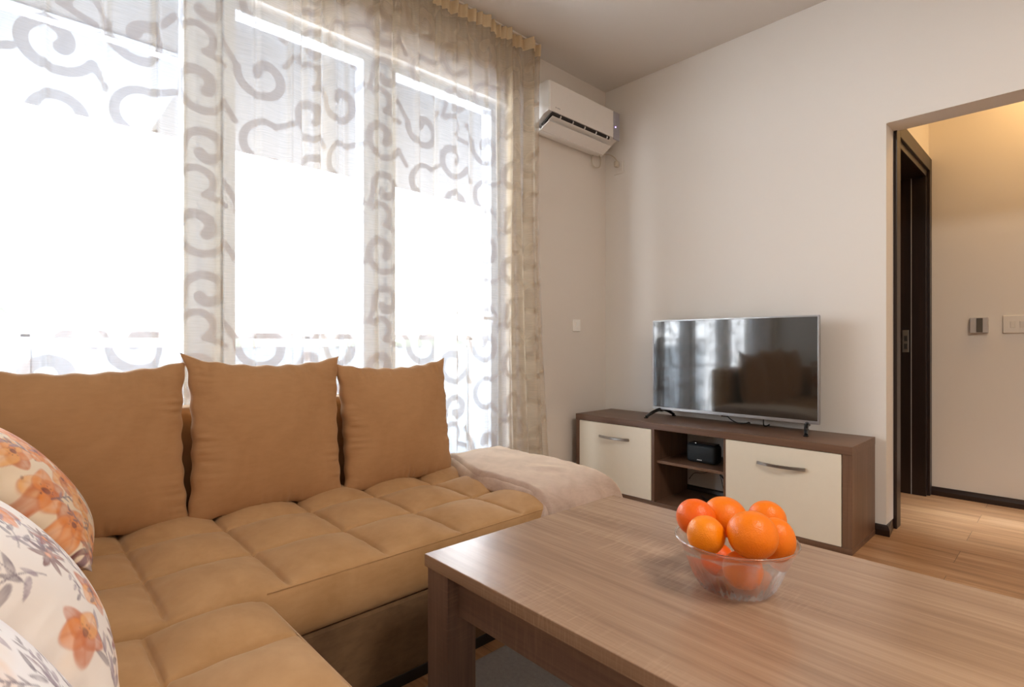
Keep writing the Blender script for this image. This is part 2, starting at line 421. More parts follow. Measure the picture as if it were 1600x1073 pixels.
# balcony outside
bz = thing('balcony_railing', 'pale balcony railing seen faintly through the sheer curtain', 'railing', (-3.7, 1.5, -.06))
bm = bmesh.new(); abox(bm, -3.72, -3.68, -1.5, 7.5, .98, 1.02, .004); bmobj('top_rail', bm, M['switchgrey'], bz)
bm = bmesh.new(); abox(bm, -3.71, -3.69, -1.5, 7.5, -.04, .93, .002); bmobj('panel', bm, M['bluepanel'], bz)
for k in range(7):
    y = -1.4+k*1.45; box('post', -3.72, -3.68, y, y+.04, -.06, 1.0, M['switchgrey'], bz)
multi('ceiling_balcony', [(-4.52, WX-.155, .74, 9, 2.45, 2.6), (-3.24, WX-.155, -4, .74, 2.45, 2.6)], M['slab'])
multi('ceiling_balcony_end', [(-4.52, -3.24, -4, .74, 2.45, 2.6)], M['slab_glare'])
multi('trim_1', [(-3.27, -3.21, -4, .70, 2.425, 2.449)], M['pvc'])
multi('floor_balcony', [(-3.76, WX-.155, -1.6, 7.6, -.16, -.06)], M['ink'])
def tree(x, y, h, r, label, seed):
    t = thing('tree', label, 'tree', (x, y, -3), 'trees beyond the balcony')
    tubeobj('trunk', [(x, y, -3), (x+.1, y, h-r)], [.2, .12], M['skirt'], t)
    bm = bmesh.new(); rr = random.Random(seed)
    for k in range(9):
        q = bmesh.ops.create_icosphere(bm, subdivisions=3, radius=r*rr.uniform(.4, .65))
        o = Vector((x+rr.uniform(-.6, .6)*r, y+rr.uniform(-.8, .8)*r, h-r+rr.uniform(-.6, .6)*r))
        for v in q['verts']:
            v.co = v.co*(1+.3*noise.noise(v.co*2.5+o))+o
    bmobj('crown', bm, M['leaf'], t, True)
M['leaf'] = simple('foliage', (.16, .19, .15, 1), .9, var=.2, scale=6)
tree(-13, -1.5, 2.2, 2.4, 'blurred tree crown beyond the balcony at the far left of the window', 1)
tree(-18, 4.0, 1.35, 2.0, 'faint low tree crown seen through the middle of the left window pane', 2)
tree(-18, 11.5, 1.2, 2.2, 'faint low tree crown seen just right of the first window post', 3)

# ------------------------------------------------------------ curtain
def swirl_field():
    TW, TH = .46, .54; res = .004
    nx, ny = int(TW/res), int(TH/res)
    X, Y = np.meshgrid((np.arange(nx)+.5)*res, (np.arange(ny)+.5)*res)
    strokes = []
    def arc(cx, cy, r0, r1, a0, a1, w0=.012, w1=.012):
        n = max(10, int(abs(a1-a0)/7))
        for k in range(n+1):
            t = k/n; r = r0+(r1-r0)*t; a = R(a0+(a1-a0)*t)
            strokes.append((cx+r*math.cos(a), cy+r*math.sin(a), (w0+(w1-w0)*t)*1.12))
    def seg(x0, y0, x1, y1, w=.012, n=14):
        for k in range(n+1):
            t = k/n; strokes.append((x0+(x1-x0)*t, y0+(y1-y0)*t, w))
    arc(.12, .40, .100, .030, 170, 520, .013, .020); arc(.02, .40, .001, .001, 0, 10, .012, .012)
    arc(.335, .30, .105, .030, -20, -390, .013, .020)
    arc(.12, .135, .085, .075, 60, 300, .012, .014)
    arc(.36, .065, .080, .028, 200, -140, .013, .019)
    arc(.33, .475, .055, .050, 150, -60, .012, .013)
    seg(.022, .418, -.03, .50); seg(.434, .264, .475, .20); seg(.16, .21, .24, .245)
    seg(.160, .065, .20, .03); seg(.285, .04, .26, -.03); seg(.36, .43, .44, .40); seg(.20, .47, .235, .52)
    D = np.full(X.shape, 9.)
    for (x, y, w_) in strokes:
        for ox in (-TW, 0, TW):
            for oy in (-TH, 0, TH):
                d = np.hypot(X-x-ox, Y-y-oy)-w_; np.minimum(D, d, out=D)
    def f(u, v):
        iu = (u/res-.5) % nx; iv = (v/res-.5) % ny
        i0 = np.floor(iu).astype(int) % nx; j0 = np.floor(iv).astype(int) % ny; fu = iu-np.floor(iu); fv = iv-np.floor(iv)
        i1 = (i0+1) % nx; j1 = (j0+1) % ny
        return (D[j0, i0]*(1-fu)+D[j0, i1]*fu)*(1-fv)+(D[j1, i0]*(1-fu)+D[j1, i1]*fu)*fv
    return f
SW = swirl_field()
CX0 = -2.262
folds = [-.16, -.06, .085, .249, .385, .47, .60, .725, .857, .925, .985, 1.02, 1.055, 1.10, 1.265, 1.36, 1.477, 1.611, 1.73, 1.821, 1.93, 2.03, 2.10, 2.15, 2.19, 2.235, 2.27, 2.32]
ny_, nz_ = 520, 276
ys = np.linspace(-.22, 2.362, ny_); zs = np.linspace(.02, 2.758, nz_)
Yg, Zg = np.meshgrid(ys, zs, indexing='ij'); Xg = np.full_like(Yg, CX0); dY = np.zeros_like(Yg)
for i, f in enumerate(folds):
    dens = min([abs(f-g) for j, g in enumerate(folds) if j != i])
    wdt = .009 if dens > .06 else .012; amp = (.030 if dens > .06 else .042)*rng.uniform(.75, 1.1)
    drift = rng.uniform(-.02, .02); c = f+drift*(1-Zg/2.77)*.7
    Xg += amp*np.exp(-((Yg-c)/wdt)**2)*(-1 if i % 2 else 1)*(.75+.25*np.sin(Zg*2.1+i))
    Xg += .006*np.sin((Yg-c)*22+i)*np.exp(-((Yg-c)/.08)**2)
Xg += .008*np.sin(Yg*17+1)+.004*np.sin(Yg*41+Zg*1.3)
# fine gathers under the heading
g = np.clip((Zg-2.45)/.3, 0, 1)**1.5
Xg += g*(.011*np.sin(Yg*128+2*np.sin(Yg*9))+.007*np.sin(Yg*201))
Xg -= .035*np.clip((Zg-2.6)/.17, 0, 1)**2*0
# right-hand edge flares forward and outward near the floor
fl = np.clip((Yg-2.0)/.345, 0, 1)*np.clip((1.7-Zg)/1.7, 0, 1)**1.4
Yg2 = Yg+fl*.07; Xg += fl*.03
Xg = np.clip(Xg, WX+.05, -2.205)
arcl = np.concatenate([[0], np.cumsum(np.hypot(np.diff(Xg[:, 140]), np.diff(ys)))])
U = np.repeat(arcl[:, None], nz_, 1)
cur = thing('sheer_curtain', 'beige sheer floor-length curtain with woven swirl pattern across the window', 'curtain', (CX0, 1.06, .02))
V = np.stack([Xg, Yg2, Zg], -1)
cl = gridmesh('curtain_cloth', V, M['sheer'], cur, uv=np.stack([U, Zg], -1))
sw = SW(U*.92, Zg)
a = cl.data.attributes.new('swirl', 'FLOAT', 'POINT'); a.data.foreach_set('value', sw.reshape(-1).astype(np.float32))
# heading tape, gathered, behind the top of the cloth
k0 = int(nz_*(2.69/2.765))
for nm, dx in (('heading_tape', .003),):
    gridmesh(nm, np.stack([Xg[:, k0:]+dx, Yg2[:, k0:], Zg[:, k0:]], -1), M['tape'], cur)
box('curtain_track', CX0-.03, CX0-.002, -.24, 2.36, CZ-.012, CZ-.001, M['whiteplastic'], None, bev=.002)
tag(bpy.data.objects['curtain_track'], 'slim white ceiling track holding the sheer curtain', 'curtain track')

# ------------------------------------------------------------ sofa
def seat_surface(x0, x1, y0, y1, ztop, zb, xc, yc, crown=.033, r=.045, step=.0042, rc=.045):
    nx = int((x1-x0)/step)+1; ny = int((y1-y0)/step)+1
    xs = np.linspace(x0, x1, nx); ys = np.linspace(y0, y1, ny); X, Y = np.meshgrid(xs, ys, indexing='ij')
    def cell(V, cuts, lo, hi):
        b = np.array([lo]+list(cuts)+[hi]); i = np.clip(np.searchsorted(b, V, 'right')-1, 0, len(b)-2)
        t = (V-b[i])/(b[i+1]-b[i]); return t, np.minimum(V-b[i], b[i+1]-V)
    tx, dx = cell(X, xc, x0, x1); ty, dy = cell(Y, yc, y0, y1)
    puff = (1-np.abs(2*tx-1)**2.3)*(1-np.abs(2*ty-1)**2.3); fx = np.clip(np.minimum(X-x0, x1-X)/.05, 0, 1); fy = np.clip(np.minimum(Y-y0, y1-Y)/.05, 0, 1)
    Z = ztop+crown*puff
    Z -= (.010*np.exp(-(dx/.005)**2)+.010*np.exp(-(dy/.005)**2))*fx*fy
    # stretched wrinkles radiating from the seams
    wr = np.sin(Y*70+3*np.sin(X*9))*np.exp(-dx/.035)+np.sin(X*74+3*np.sin(Y*8))*np.exp(-dy/.035)
    Z += .0012*wr*fx*fy
    ex = np.minimum(X-x0, x1-X); ey = np.minimum(Y-y0, y1-Y)
    q = np.clip(r-np.minimum(ex, ey), 0, r); Z -= r-np.sqrt(np.maximum(r*r-q*q, 0))
    # rounded outline in plan
    A = np.clip(rc-ex, 0, rc); B = np.clip(rc-ey, 0, rc); L = np.maximum(np.hypot(A, B), 1e-9)
    both = (A > 0) & (B > 0); k = np.where(both, np.maximum(A, B)/L, 1)
    X = np.where(both, np.where(X-x0 < x1-X, x0+rc-A*k, x1-rc+A*k), X)
    Y = np.where(both, np.where(Y-y0 < y1-Y, y0+rc-B*k, y1-rc+B*k), Y)
    return X, Y, Z
def seat(name, x0, x1, y0, y1, ztop, zb, xc, yc, mat, parent, **kw):
    X, Y, Z = seat_surface(x0, x1, y0, y1, ztop, zb, xc, yc, **kw)
    top = gridmesh(name, np.stack([X, Y, Z], -1), mat, parent, flip=True)
    # skirt sides
    n, m = X.shape
    loop = [(i, 0) for i in range(n)]+[(n-1, j) for j in range(1, m)]+[(i, m-1) for i in range(n-2, -1, -1)]+[(0, j) for j in range(m-2, 0, -1)]
    bm = bmesh.new(); bm.from_mesh(top.data); bm.verts.ensure_lookup_table()
    off = origin(parent); cx, cy = (x0+x1)/2-off.x, (y0+y1)/2-off.y
    prev = [bm.verts[i*m+j] for i, j in loop]; zt0 = ztop-kw.get('r', .045)
    levels = [(.14, .003), (.35, .007), (.6, .008), (.82, .004), (.94, -.004), (1.0, -.016)]
    for t, o in levels:
        row = []
        for v0, (i, j) in zip([bm.verts[i*m+j] for i, j in loop], loop):
            sx = (1 if i == n-1 else -1 if i == 0 else 0); sy = (1 if j == m-1 else -1 if j == 0 else 0)
            z = zt0+(zb-zt0)*t-off.z
            row.append(bm.verts.new((v0.co.x+sx*o, v0.co.y+sy*o, z)))
        bm.verts.ensure_lookup_table()
        L = len(row)
        for q in range(L): bm.faces.new((prev[q], prev[(q+1) % L], row[(q+1) % L], row[q]))
        prev = row
    bmesh.ops.recalc_face_normals(bm, faces=bm.faces[:])
    bm.to_mesh(top.data); bm.free(); top.data.polygons.foreach_set('use_smooth', [True]*len(top.data.polygons)); return top

SX = -1.28
sofa = thing('corner_sofa', 'tan microsuede corner sofa with tufted seats below the curtained window', 'sofa', (-1.7, .6, 0))
ycut = [-.27, -.015, .24, .49, .755, 1.005, 1.26, 1.51]
seat('seat', -2.05, SX, -.22, 1.775, .378, .243, [-1.805, -1.552], ycut, M['sofa'], sofa, r=.016)
seat('seat', SX+.004, -.28, -.22, .43, .374, .243, [-1.07, -.815, -.56], [-.06, .194], M['sofa'], sofa, r=.022)
# stitched seams (welts) along the seats' top edges
for pts in ([(SX-.004, .436, .3735)]+[(SX-.045+.041*math.cos(a_), 1.73+.041*math.sin(a_), .3735) for a_ in np.linspace(0, 1.57, 8)]+[(-2.0, 1.771, .3735)],
            [(SX+.055, .4245, .3685)]+[(-.325+.0395*math.sin(a_), .385+.0395*math.cos(a_), .3685) for a_ in np.linspace(0, 1.57, 8)]+[(-.2855, -.2, .3685)]):
    tubeobj('welt', pts, .0018, M['sofa'], sofa, 6)
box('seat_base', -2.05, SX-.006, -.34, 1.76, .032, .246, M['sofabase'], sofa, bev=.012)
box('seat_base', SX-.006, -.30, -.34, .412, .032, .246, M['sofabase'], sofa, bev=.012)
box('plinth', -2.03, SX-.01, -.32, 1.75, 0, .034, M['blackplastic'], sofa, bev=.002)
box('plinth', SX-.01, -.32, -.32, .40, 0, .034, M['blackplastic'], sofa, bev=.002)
def softbox(name, x0, x1, y0, y1, z0, z1, mat, parent, bev=.03):
    return box(name, x0, x1, y0, y1, z0, z1, mat, parent, bev=bev, seg=5)
o = softbox('backrest', -2.19, -2.05, -.34, 1.52, .03, .735, M['sofa'], sofa)
o.data.polygons.foreach_set('use_smooth', [True]*len(o.data.polygons))
o = softbox('backrest', -2.05, -.28, -.345, -.225, .03, .70, M['sofa'], sofa)
o.data.polygons.foreach_set('use_smooth', [True]*len(o.data.polygons))

# ------------------------------------------------------------ pillows
def pillow_geo(N, w_, h_, T, pinch=.07, seed=0, wr=.004, pw=.42, ears=(.006, .006, .006, .006)):
    u = np.linspace(-1, 1, N); u = np.sin(u*math.pi/2)*.35+u*.65
    U_, V_ = np.meshgrid(u, u, indexing='ij')
    X = U_*w_/2*(1-pinch*(1-V_**2)**1.2); Y = V_*h_/2*(1-pinch*(1-U_**2)**1.2)
    edge = np.clip((1-U_**2)*(1-V_**2), 0, 1)**pw
    th = T/2*edge
    rs = np.random.default_rng(seed); ph = rs.uniform(0, 6, 8)
    e = np.maximum(np.abs(U_), np.abs(V_))
    wrk = (.55+.6*np.sin(Y*23+X*19+ph[7]))*((np.sin(Y*170+ph[0]+2.5*np.sin(Y*37+ph[1])+3*U_)+.6*np.sin(Y*297+ph[1]+U_*5))*np.abs(U_)**7*(1-V_**2)+(np.sin(X*160+ph[2]+2.5*np.sin(X*33)+3*V_)+.6*np.sin(X*280+ph[3]+V_*5))*np.abs(V_)**7*(1-U_**2))*(e < .995)
    th = th+wr*.6*wrk*np.clip((1-e)*9, 0, 1)
    er = np.where(V_ > 0, np.where(U_ < 0, ears[0], ears[1]), np.where(U_ < 0, ears[2], ears[3]))*(np.abs(U_*V_))**10; X = X+er*np.sign(U_); Y = Y+er*np.sign(V_)
    big = np.sin(X*13+ph[3])*np.sin(Y*11+ph[4])*.006*edge
    # ripple of the seam line
    X = X+.0025*np.sin(V_*22+ph[5])*np.abs(U_)**6; Y = Y+.0025*np.sin(U_*21+ph[6])*np.abs(V_)**6
    return U_, V_, X, Y, th, big
def make_pillow(root, name, N, w_, h_, T, mat, frame, seed=0, sag=0.0, printimg=None, **kw):
    """frame = (center, right, up, normal)"""
    U_, V_, X, Y, th, big = pillow_geo(N, w_, h_, T, seed=seed, **kw)
    c, r_, up, nn = [np.array(q, float) for q in frame]
    bend = -sag*(U_**2+V_**2-1)*.5
    # corners flop backwards a little, top edge sags
    Ysag = Y-.012*(1-U_**2)*(V_ > 0)*V_**2
    def P(sign):
        d = sign*th+big+bend
        return c+X[..., None]*r_+Ysag[..., None]*up+d[..., None]*nn
    F_, B_ = P(1), P(-1)
    o1 = gridmesh(name, F_, mat, root, flip=False)
    me = o1.data
    if printimg is not None:
        img = printimg; S_ = img.shape[0]
        iu = ((U_+1)/2*(S_-1)); iv = ((V_+1)/2*(S_-1))
        i0 = np.clip(iu.astype(int), 0, S_-2); j0 = np.clip(iv.astype(int), 0, S_-2); fu = (iu-i0)[..., None]; fv = (iv-j0)[..., None]
        col = (img[i0, j0]*(1-fu)+img[i0+1, j0]*fu)*(1-fv)+(img[i0, j0+1]*(1-fu)+img[i0+1, j0+1]*fu)*fv
        rgba = np.concatenate([col, np.ones(col.shape[:2]+(1,))], -1)
        a = me.color_attributes.new('print', 'FLOAT_COLOR', 'POINT'); a.data.foreach_set('color', rgba.reshape(-1).astype(np.float32))
    # back side, coarser, welded into the same mesh
    bm = bmesh.new(); bm.from_mesh(me); n0 = len(bm.verts); off = origin(root)
    lay = bm.verts.layers.float_color.get('print') if printimg is not None else None
    vs = [[None]*N for _ in range(N)]; bm.verts.ensure_lookup_table(); base_v = list(bm.verts)
    for i in range(N):
        for j in range(N):
            if i in (0, N-1) or j in (0, N-1): vs[i][j] = base_v[i*N+j]
            else:
                v = bm.verts.new(Vector(B_[i, j])-off); vs[i][j] = v
                if lay: v[lay] = base_v[i*N+j][lay]
    for i in range(N-1):
        for j in range(N-1): bm.faces.new((vs[i][j], vs[i][j+1], vs[i+1][j+1], vs[i+1][j]))
    bmesh.ops.recalc_face_normals(bm, faces=bm.faces[:])
    bm.to_mesh(me); bm.free(); me.polygons.foreach_set('use_smooth', [True]*len(me.polygons))
    # welt along the seam
    ring = [F_[i, 0] for i in range(0, N, 2)]+[F_[N-1, j] for j in range(0, N, 2)]+[F_[i, N-1] for i in range(N-1, -1, -2)]+[F_[0, j] for j in range(N-1, -1, -2)]
    return o1, ring
def nrm(v): v = np.array(v, float); return v/np.linalg.norm(v)
# three large tan back cushions: (bottom y-left, y-right, bottom x, top x, height, label)
def back_cushion(yc, w_, h_, xb, xt, zb, label, seed, yaw=0, roll=0, T=.17, ears=(.008, .008, .008, .008)):
    up = nrm((xt-xb, math.sin(R(roll)), math.sqrt(max(.01, 1-(xt-xb)**2))*1.0)); right = nrm((-math.sin(R(yaw)), math.cos(R(yaw)), 0))
    right = nrm(right-up*np.dot(right, up)); nn = np.cross(right, up)
    c = np.array(((xb+xt)/2, yc, zb+h_/2*up[2]+.0))
    root = thing('back_cushion', label, 'cushion', tuple(c-up*h_/2), 'tan back cushions')
    o, ring = make_pillow(root, 'cushion_cover', 90, w_, h_, T, M['cushion'], (c, right, up, nn), seed, pinch=.05, wr=.013, ears=ears)
    return root
back_cushion(.160, .522, .515, -1.915, -2.025, .375, 'large tan back cushion nearest the camera, behind the floral pillows', 3, -1, 0)
back_cushion(.675, .512, .525, -1.90, -2.01, .375, 'large tan back cushion in the middle, its left corner standing highest', 5, 1, 1, ears=(.018, .012, .012, .006))
back_cushion(1.182, .496, .50, -1.89, -2.0, .375, 'large tan back cushion next to the folded blanket', 9, -1, -1)

# printed fabric for the floral pillows
def floral(seed, ground, theme):
    rs = np.random.default_rng(seed); S_ = 400
    X, Y = np.meshgrid(np.linspace(0, 1, S_), np.linspace(0, 1, S_), indexing='ij')
    img = np.ones((S_, S_, 3))*np.array(lin(ground))
    def smooth(n, sc):
        f = np.zeros_like(X)
        for k in range(n):
            a, b, p = rs.uniform(-sc, sc), rs.uniform(-sc, sc), rs.uniform(0, 6); f += np.sin(a*X+b*Y+p)
        return f/n**.5
    wash = smooth(8, 14); wx, wy = smooth(7, 40)*.006, smooth(7, 40)*.006; grain = smooth(12, 120)
    def lay(mask, c, alpha):
        nonlocal img
        m = (np.clip(mask, 0, 1)*alpha*(1+.18*grain))[..., None]; m = np.clip(m, 0, 1); img = img*(1-m)+np.array(lin(c))*m
    def ell(cx, cy, a, b, ang, c, alpha=.85, soft=.12, rim=None):
        dx, dy = X+wx-cx, Y+wy-cy; ca, sa = math.cos(ang), math.sin(ang)
        p = (dx*ca+dy*sa)/a; q = (-dx*sa+dy*ca)/b/(1-.35*p); d = np.sqrt(p*p+q*q)
        lay((1-d)/soft, c, alpha*(.65+.35*np.clip(d, 0, 1)))
        if rim: lay(np.exp(-((d-.93)/.07)**2), rim, .45*alpha); lay(np.exp(-(q/.12)**2)*(d < .9), rim, .3*alpha)
    def line(x0, y0, x1, y1, w_, c, bend=.05, alpha=.8):
        mx, my = (x0+x1)/2+bend*(y1-y0), (y0+y1)/2-bend*(x1-x0)
        D = np.full_like(X, 9.)
        for t in np.linspace(0, 1, 26):
            px = (1-t)**2*x0+2*t*(1-t)*mx+t*t*x1; py = (1-t)**2*y0+2*t*(1-t)*my+t*t*y1
            D = np.minimum(D, np.hypot(X-px, Y-py))
        lay(1.4-D/w_, c, alpha)
    O1, O2, O3 = (.90, .52, .12), (.78, .38, .06), (.93, .66, .34)
    B1, B2 = (.42, .12, .12), (.60, .26, .22); G1, G2 = (.40, .33, .40), (.58, .50, .58)
    def poppy(x, y, s, th):
        n = 5
        for k in range(n):
            a = th+k*2*math.pi/n+rs.uniform(-.2, .2)
            ell(x+math.cos(a)*s*.5, y+math.sin(a)*s*.5, s*.62, s*.5, a, (O1, O2, O3)[rs.integers(3)], .8, .18, O2)
        ell(x, y, s*.2, s*.16, th, B1, .9, .3)
        for k in range(9):
            a = rs.uniform(0, 6.28); ell(x+math.cos(a)*s*.27, y+math.sin(a)*s*.27, s*.05, s*.03, a, B1, .7, .4)
    def daisy(x, y, s, th):
        for k in range(8):
            a = th+k*math.pi/4+rs.uniform(-.15, .15)
            ell(x+math.cos(a)*s*.62, y+math.sin(a)*s*.62, s*.5, s*.17, a, (B1, B2)[rs.integers(2)], .85, .2, B1)
        ell(x, y, s*.22, s*.2, 0, O1, .9, .4)
    def leaves(x, y, s, th):
        x1, y1 = x+math.cos(th)*s, y+math.sin(th)*s; line(x, y, x1, y1, .004, G1, rs.uniform(-.3, .3))
        for k in range(5):
            t = .2+.18*k; a = th+(.7 if k % 2 else -.7); px, py = x+(x1-x)*t, y+(y1-y)*t
            ell(px+math.cos(a)*s*.17, py+math.sin(a)*s*.17, s*.19, s*.06, a, (G1, G2)[rs.integers(2)], .75, .2, G1)
    for k in range(14): ell(rs.random(), rs.random(), rs.uniform(.05, .14), rs.uniform(.04, .1), rs.uniform(0, 3), (O3, (.93, .80, .66), (.86, .80, .86))[rs.integers(3)], .35, .6)
    ND = 6 if theme[0] > .5 else 5
    pts = [((i+.5+rs.uniform(-.3, .3))/ND, (j+.5+rs.uniform(-.3, .3))/ND) for i in range(ND) for j in range(ND)]; rs.shuffle(pts)
    for k, (x, y) in enumerate(pts):
        th = rs.uniform(0, 6.28); q = rs.random()
        if q < theme[0]: poppy(x, y, rs.uniform(.085, .12), th)
        elif q < theme[1]: daisy(x, y, rs.uniform(.07, .095), th)
        else: leaves(x, y, rs.uniform(.16, .26), th)
        if rs.random() < .6: leaves(x+rs.uniform(-.1, .1), y+rs.uniform(-.1, .1), rs.uniform(.1, .2), rs.uniform(0, 6.28))
    for k in range(30): ell(rs.random(), rs.random(), rs.uniform(.008, .02), .007, rs.uniform(0, 3), (B1, G1, O2)[rs.integers(3)], .7, .4)
    return img
def floral_pillow(xc, yc, zc, size, T, label, seed, theme, ground, yaw=0, roll=0, tilt=54):
    up0 = np.array((0, -math.cos(R(tilt)), math.sin(R(tilt)))); right0 = np.array((-1., 0, 0)); 
    Ry = np.array(Matrix.Rotation(R(yaw), 3, 'Z')); up = Ry@up0; right = Ry@right0; nn = np.cross(right, up)
    a = R(roll); r2 = right*math.cos(a)+up*math.sin(a); u2 = -right*math.sin(a)+up*math.cos(a)
    c = np.array((xc, yc, zc)); root = thing('floral_pillow', label, 'pillow', (xc, yc+.1, .39), 'floral pillows')
    make_pillow(root, 'pillow_cover', 230, size, size, T, M['print'], (c, r2, u2, nn), seed, printimg=floral(seed, ground, theme), pinch=.05, wr=.002, pw=.5)
    return root
floral_pillow(-1.61, .010, .628, .43, .17, 'floral pillow crowded with orange poppies, farthest of the three', 21, (.72, .80), (.93, .85, .74), 4, -13)
floral_pillow(-1.105, -.022, .592, .43, .18, 'white floral pillow with burgundy blossoms, between the other two floral pillows', 36, (.30, .75), (.95, .92, .90), 3, 0)
floral_pillow(-.672, -.045, .597, .41, .17, 'whitish floral pillow nearest the camera in the bottom left corner', 47, (.15, .3), (.95, .94, .95), 0, 0)

# ------------------------------------------------------------ blanket
def blanket():
    root = thing('folded_blanket', 'taupe fleece blanket folded over the far end of the sofa seat', 'blanket', (-1.6, 1.6, .39))
    # cross-profile along x: over the seat then down the front
    prof = [(-2.045, .408), (-1.95, .424), (-1.8, .426), (-1.65, .424), (-1.5, .423), (-1.39, .415), (-1.32, .400), (-1.275, .370), (-1.255, .32), (-1.247, .26), (-1.245, .20)]
    P = spline([(p[0], 0, p[1]) for p in prof], 10); n = len(P)
    ts = np.linspace(0, 1, n)
    def layer(name, lift, ya, yb, m=90, cut=1.0, ph=0):
        k = int(n*cut); v = np.linspace(0, 1, m)
        out = np.zeros((k, m, 3)); nor = []
        for i in range(k):
            a = P[max(i-1, 0)]; b = P[min(i+1, n-1)]; d = (b-a).normalized(); nr_ = Vector((-d.z, 0, d.x));
            if nr_.z < 0 or (abs(nr_.z) < .2 and nr_.x < 0): nr_ = -nr_
            t = ts[i]
            y0 = ya(t); y1 = yb(t)
            for j in range(m):
                y = y0+(y1-y0)*v[j]
                e = min(v[j], 1-v[j])*(y1-y0); edge = -max(0, .022-e)**2/.022*1.6 if e < .022 else 0
                bumpy = .0025*math.sin(y*40+9*P[i].x+3*math.sin(P[i].x*15))*max(0, noise.noise(Vector((P[i].x*5, y*5, 3+ph))))*3+.006*noise.noise(Vector((P[i].x*7, y*6, ph)))+.004*noise.noise(Vector((P[i].x*22+y*14, y*9, ph+5)))
                if t > .72: bumpy += .014*(t-.72)/.28*math.sin(y*52+ph+2*math.sin(y*13))
                q = P[i]+nr_*(lift+edge+bumpy)
                # far edge drops over the seat end
                dz = -max(0, y-1.765)**1.2*1.8
                out[i, j] = (q.x, y, q.z+dz)
        return out
    yA = lambda t: 1.50-.115*min(1, t/.28)-.035*t+.012*math.sin(t*14)
    A = layer('a', .004, lambda t: yA(t)-.014+.005*math.sin(t*23), lambda t: 1.80)
    B = layer('b', .020, lambda t: yA(t)+.006*math.sin(t*19), lambda t: 1.80-.02*t, cut=1)
    # close each layer into a folded sheet: outer surface + rolled under edge
    def sheet(name, O, th):
        k, m, _ = O.shape
        inner = O.copy(); inner[..., 2] -= th; inner[int(k*.62):, :, 0] -= th*.6
        inner[int(k*.75):, :, 2] += th*.6
        inner[:, 0, 1] += .006; inner[:, -1, 1] -= .006
        mid0 = (O[:, :1]+inner[:, :1])/2; mid0[..., 1] -= th*.35
        mid1 = (O[:, -1:]+inner[:, -1:])/2; mid1[..., 1] += th*.35
        V = np.concatenate([mid0, O, mid1, inner[:, ::-1]], 1)
        o = gridmesh(name, V, M['blanket'], root, wrap=True)
        bm = bmesh.new(); bm.from_mesh(o.data)
        bnd = [e for e in bm.edges if e.is_boundary]
        bmesh.ops.edgeloop_fill(bm, edges=bnd) if False else bmesh.ops.holes_fill(bm, edges=bnd, sides=0)
        bmesh.ops.recalc_face_normals(bm, faces=bm.faces[:]); bm.to_mesh(o.data); bm.free()
        o.data.polygons.foreach_set('use_smooth', [True]*len(o.data.polygons))
    sheet('lower_fold', A, .012); sheet('upper_fold', B, .012)
blanket()

# ------------------------------------------------------------ coffee table
tx0, tx1, ty0, ty1, tz = -1.073, .06, .724, 1.460, .45
tbl = thing('coffee_table', 'greyish oak coffee table with square legs beside the sofa', 'table', (-1.07, .73, 0))
def rim_top(name, x0, x1, y0, y1, z0, z1, mat, par): return box(name, x0, x1, y0, y1, z0, z1, mat, par, bev=.0018)
rim_top('tabletop', tx0, tx1, ty0, ty1, tz-.029, tz, M['tabletop'], tbl)
for (a, b) in ((tx0+.006, ty0+.006), (tx1-.086, ty0+.006), (tx0+.006, ty1-.088), (tx1-.086, ty1-.088)):
    box('leg', a, a+.08, b, b+.082, .0105, tz-.0295, M['tableleg'], tbl, bev=.0015)
box('apron', tx0+.0865, tx1-.0865, ty0+.036, ty0+.056, .322, tz-.0295, M['tableapron'], tbl, bev=.001)
box('apron', tx0+.0865, tx1-.0865, ty1-.056, ty1-.036, .322, tz-.0295, M['tableapron'], tbl, bev=.001)
box('apron', tx0+.036, tx0+.056, ty0+.0885, ty1-.0885, .322, tz-.0295, M['tableapron'], tbl, bev=.001)
box('apron', tx1-.056, tx1-.036, ty0+.0885, ty1-.0885, .322, tz-.0295, M['tableapron'], tbl, bev=.001)
tbl.rotation_euler.z = R(-.9)
# rug
rg = box('rug', -1.235, .3, .52, 1.86, .0005, .010, M['rug'], None, bev=.004)
tag(rg, 'plain grey short-pile rug on the floor under the coffee table', 'rug')

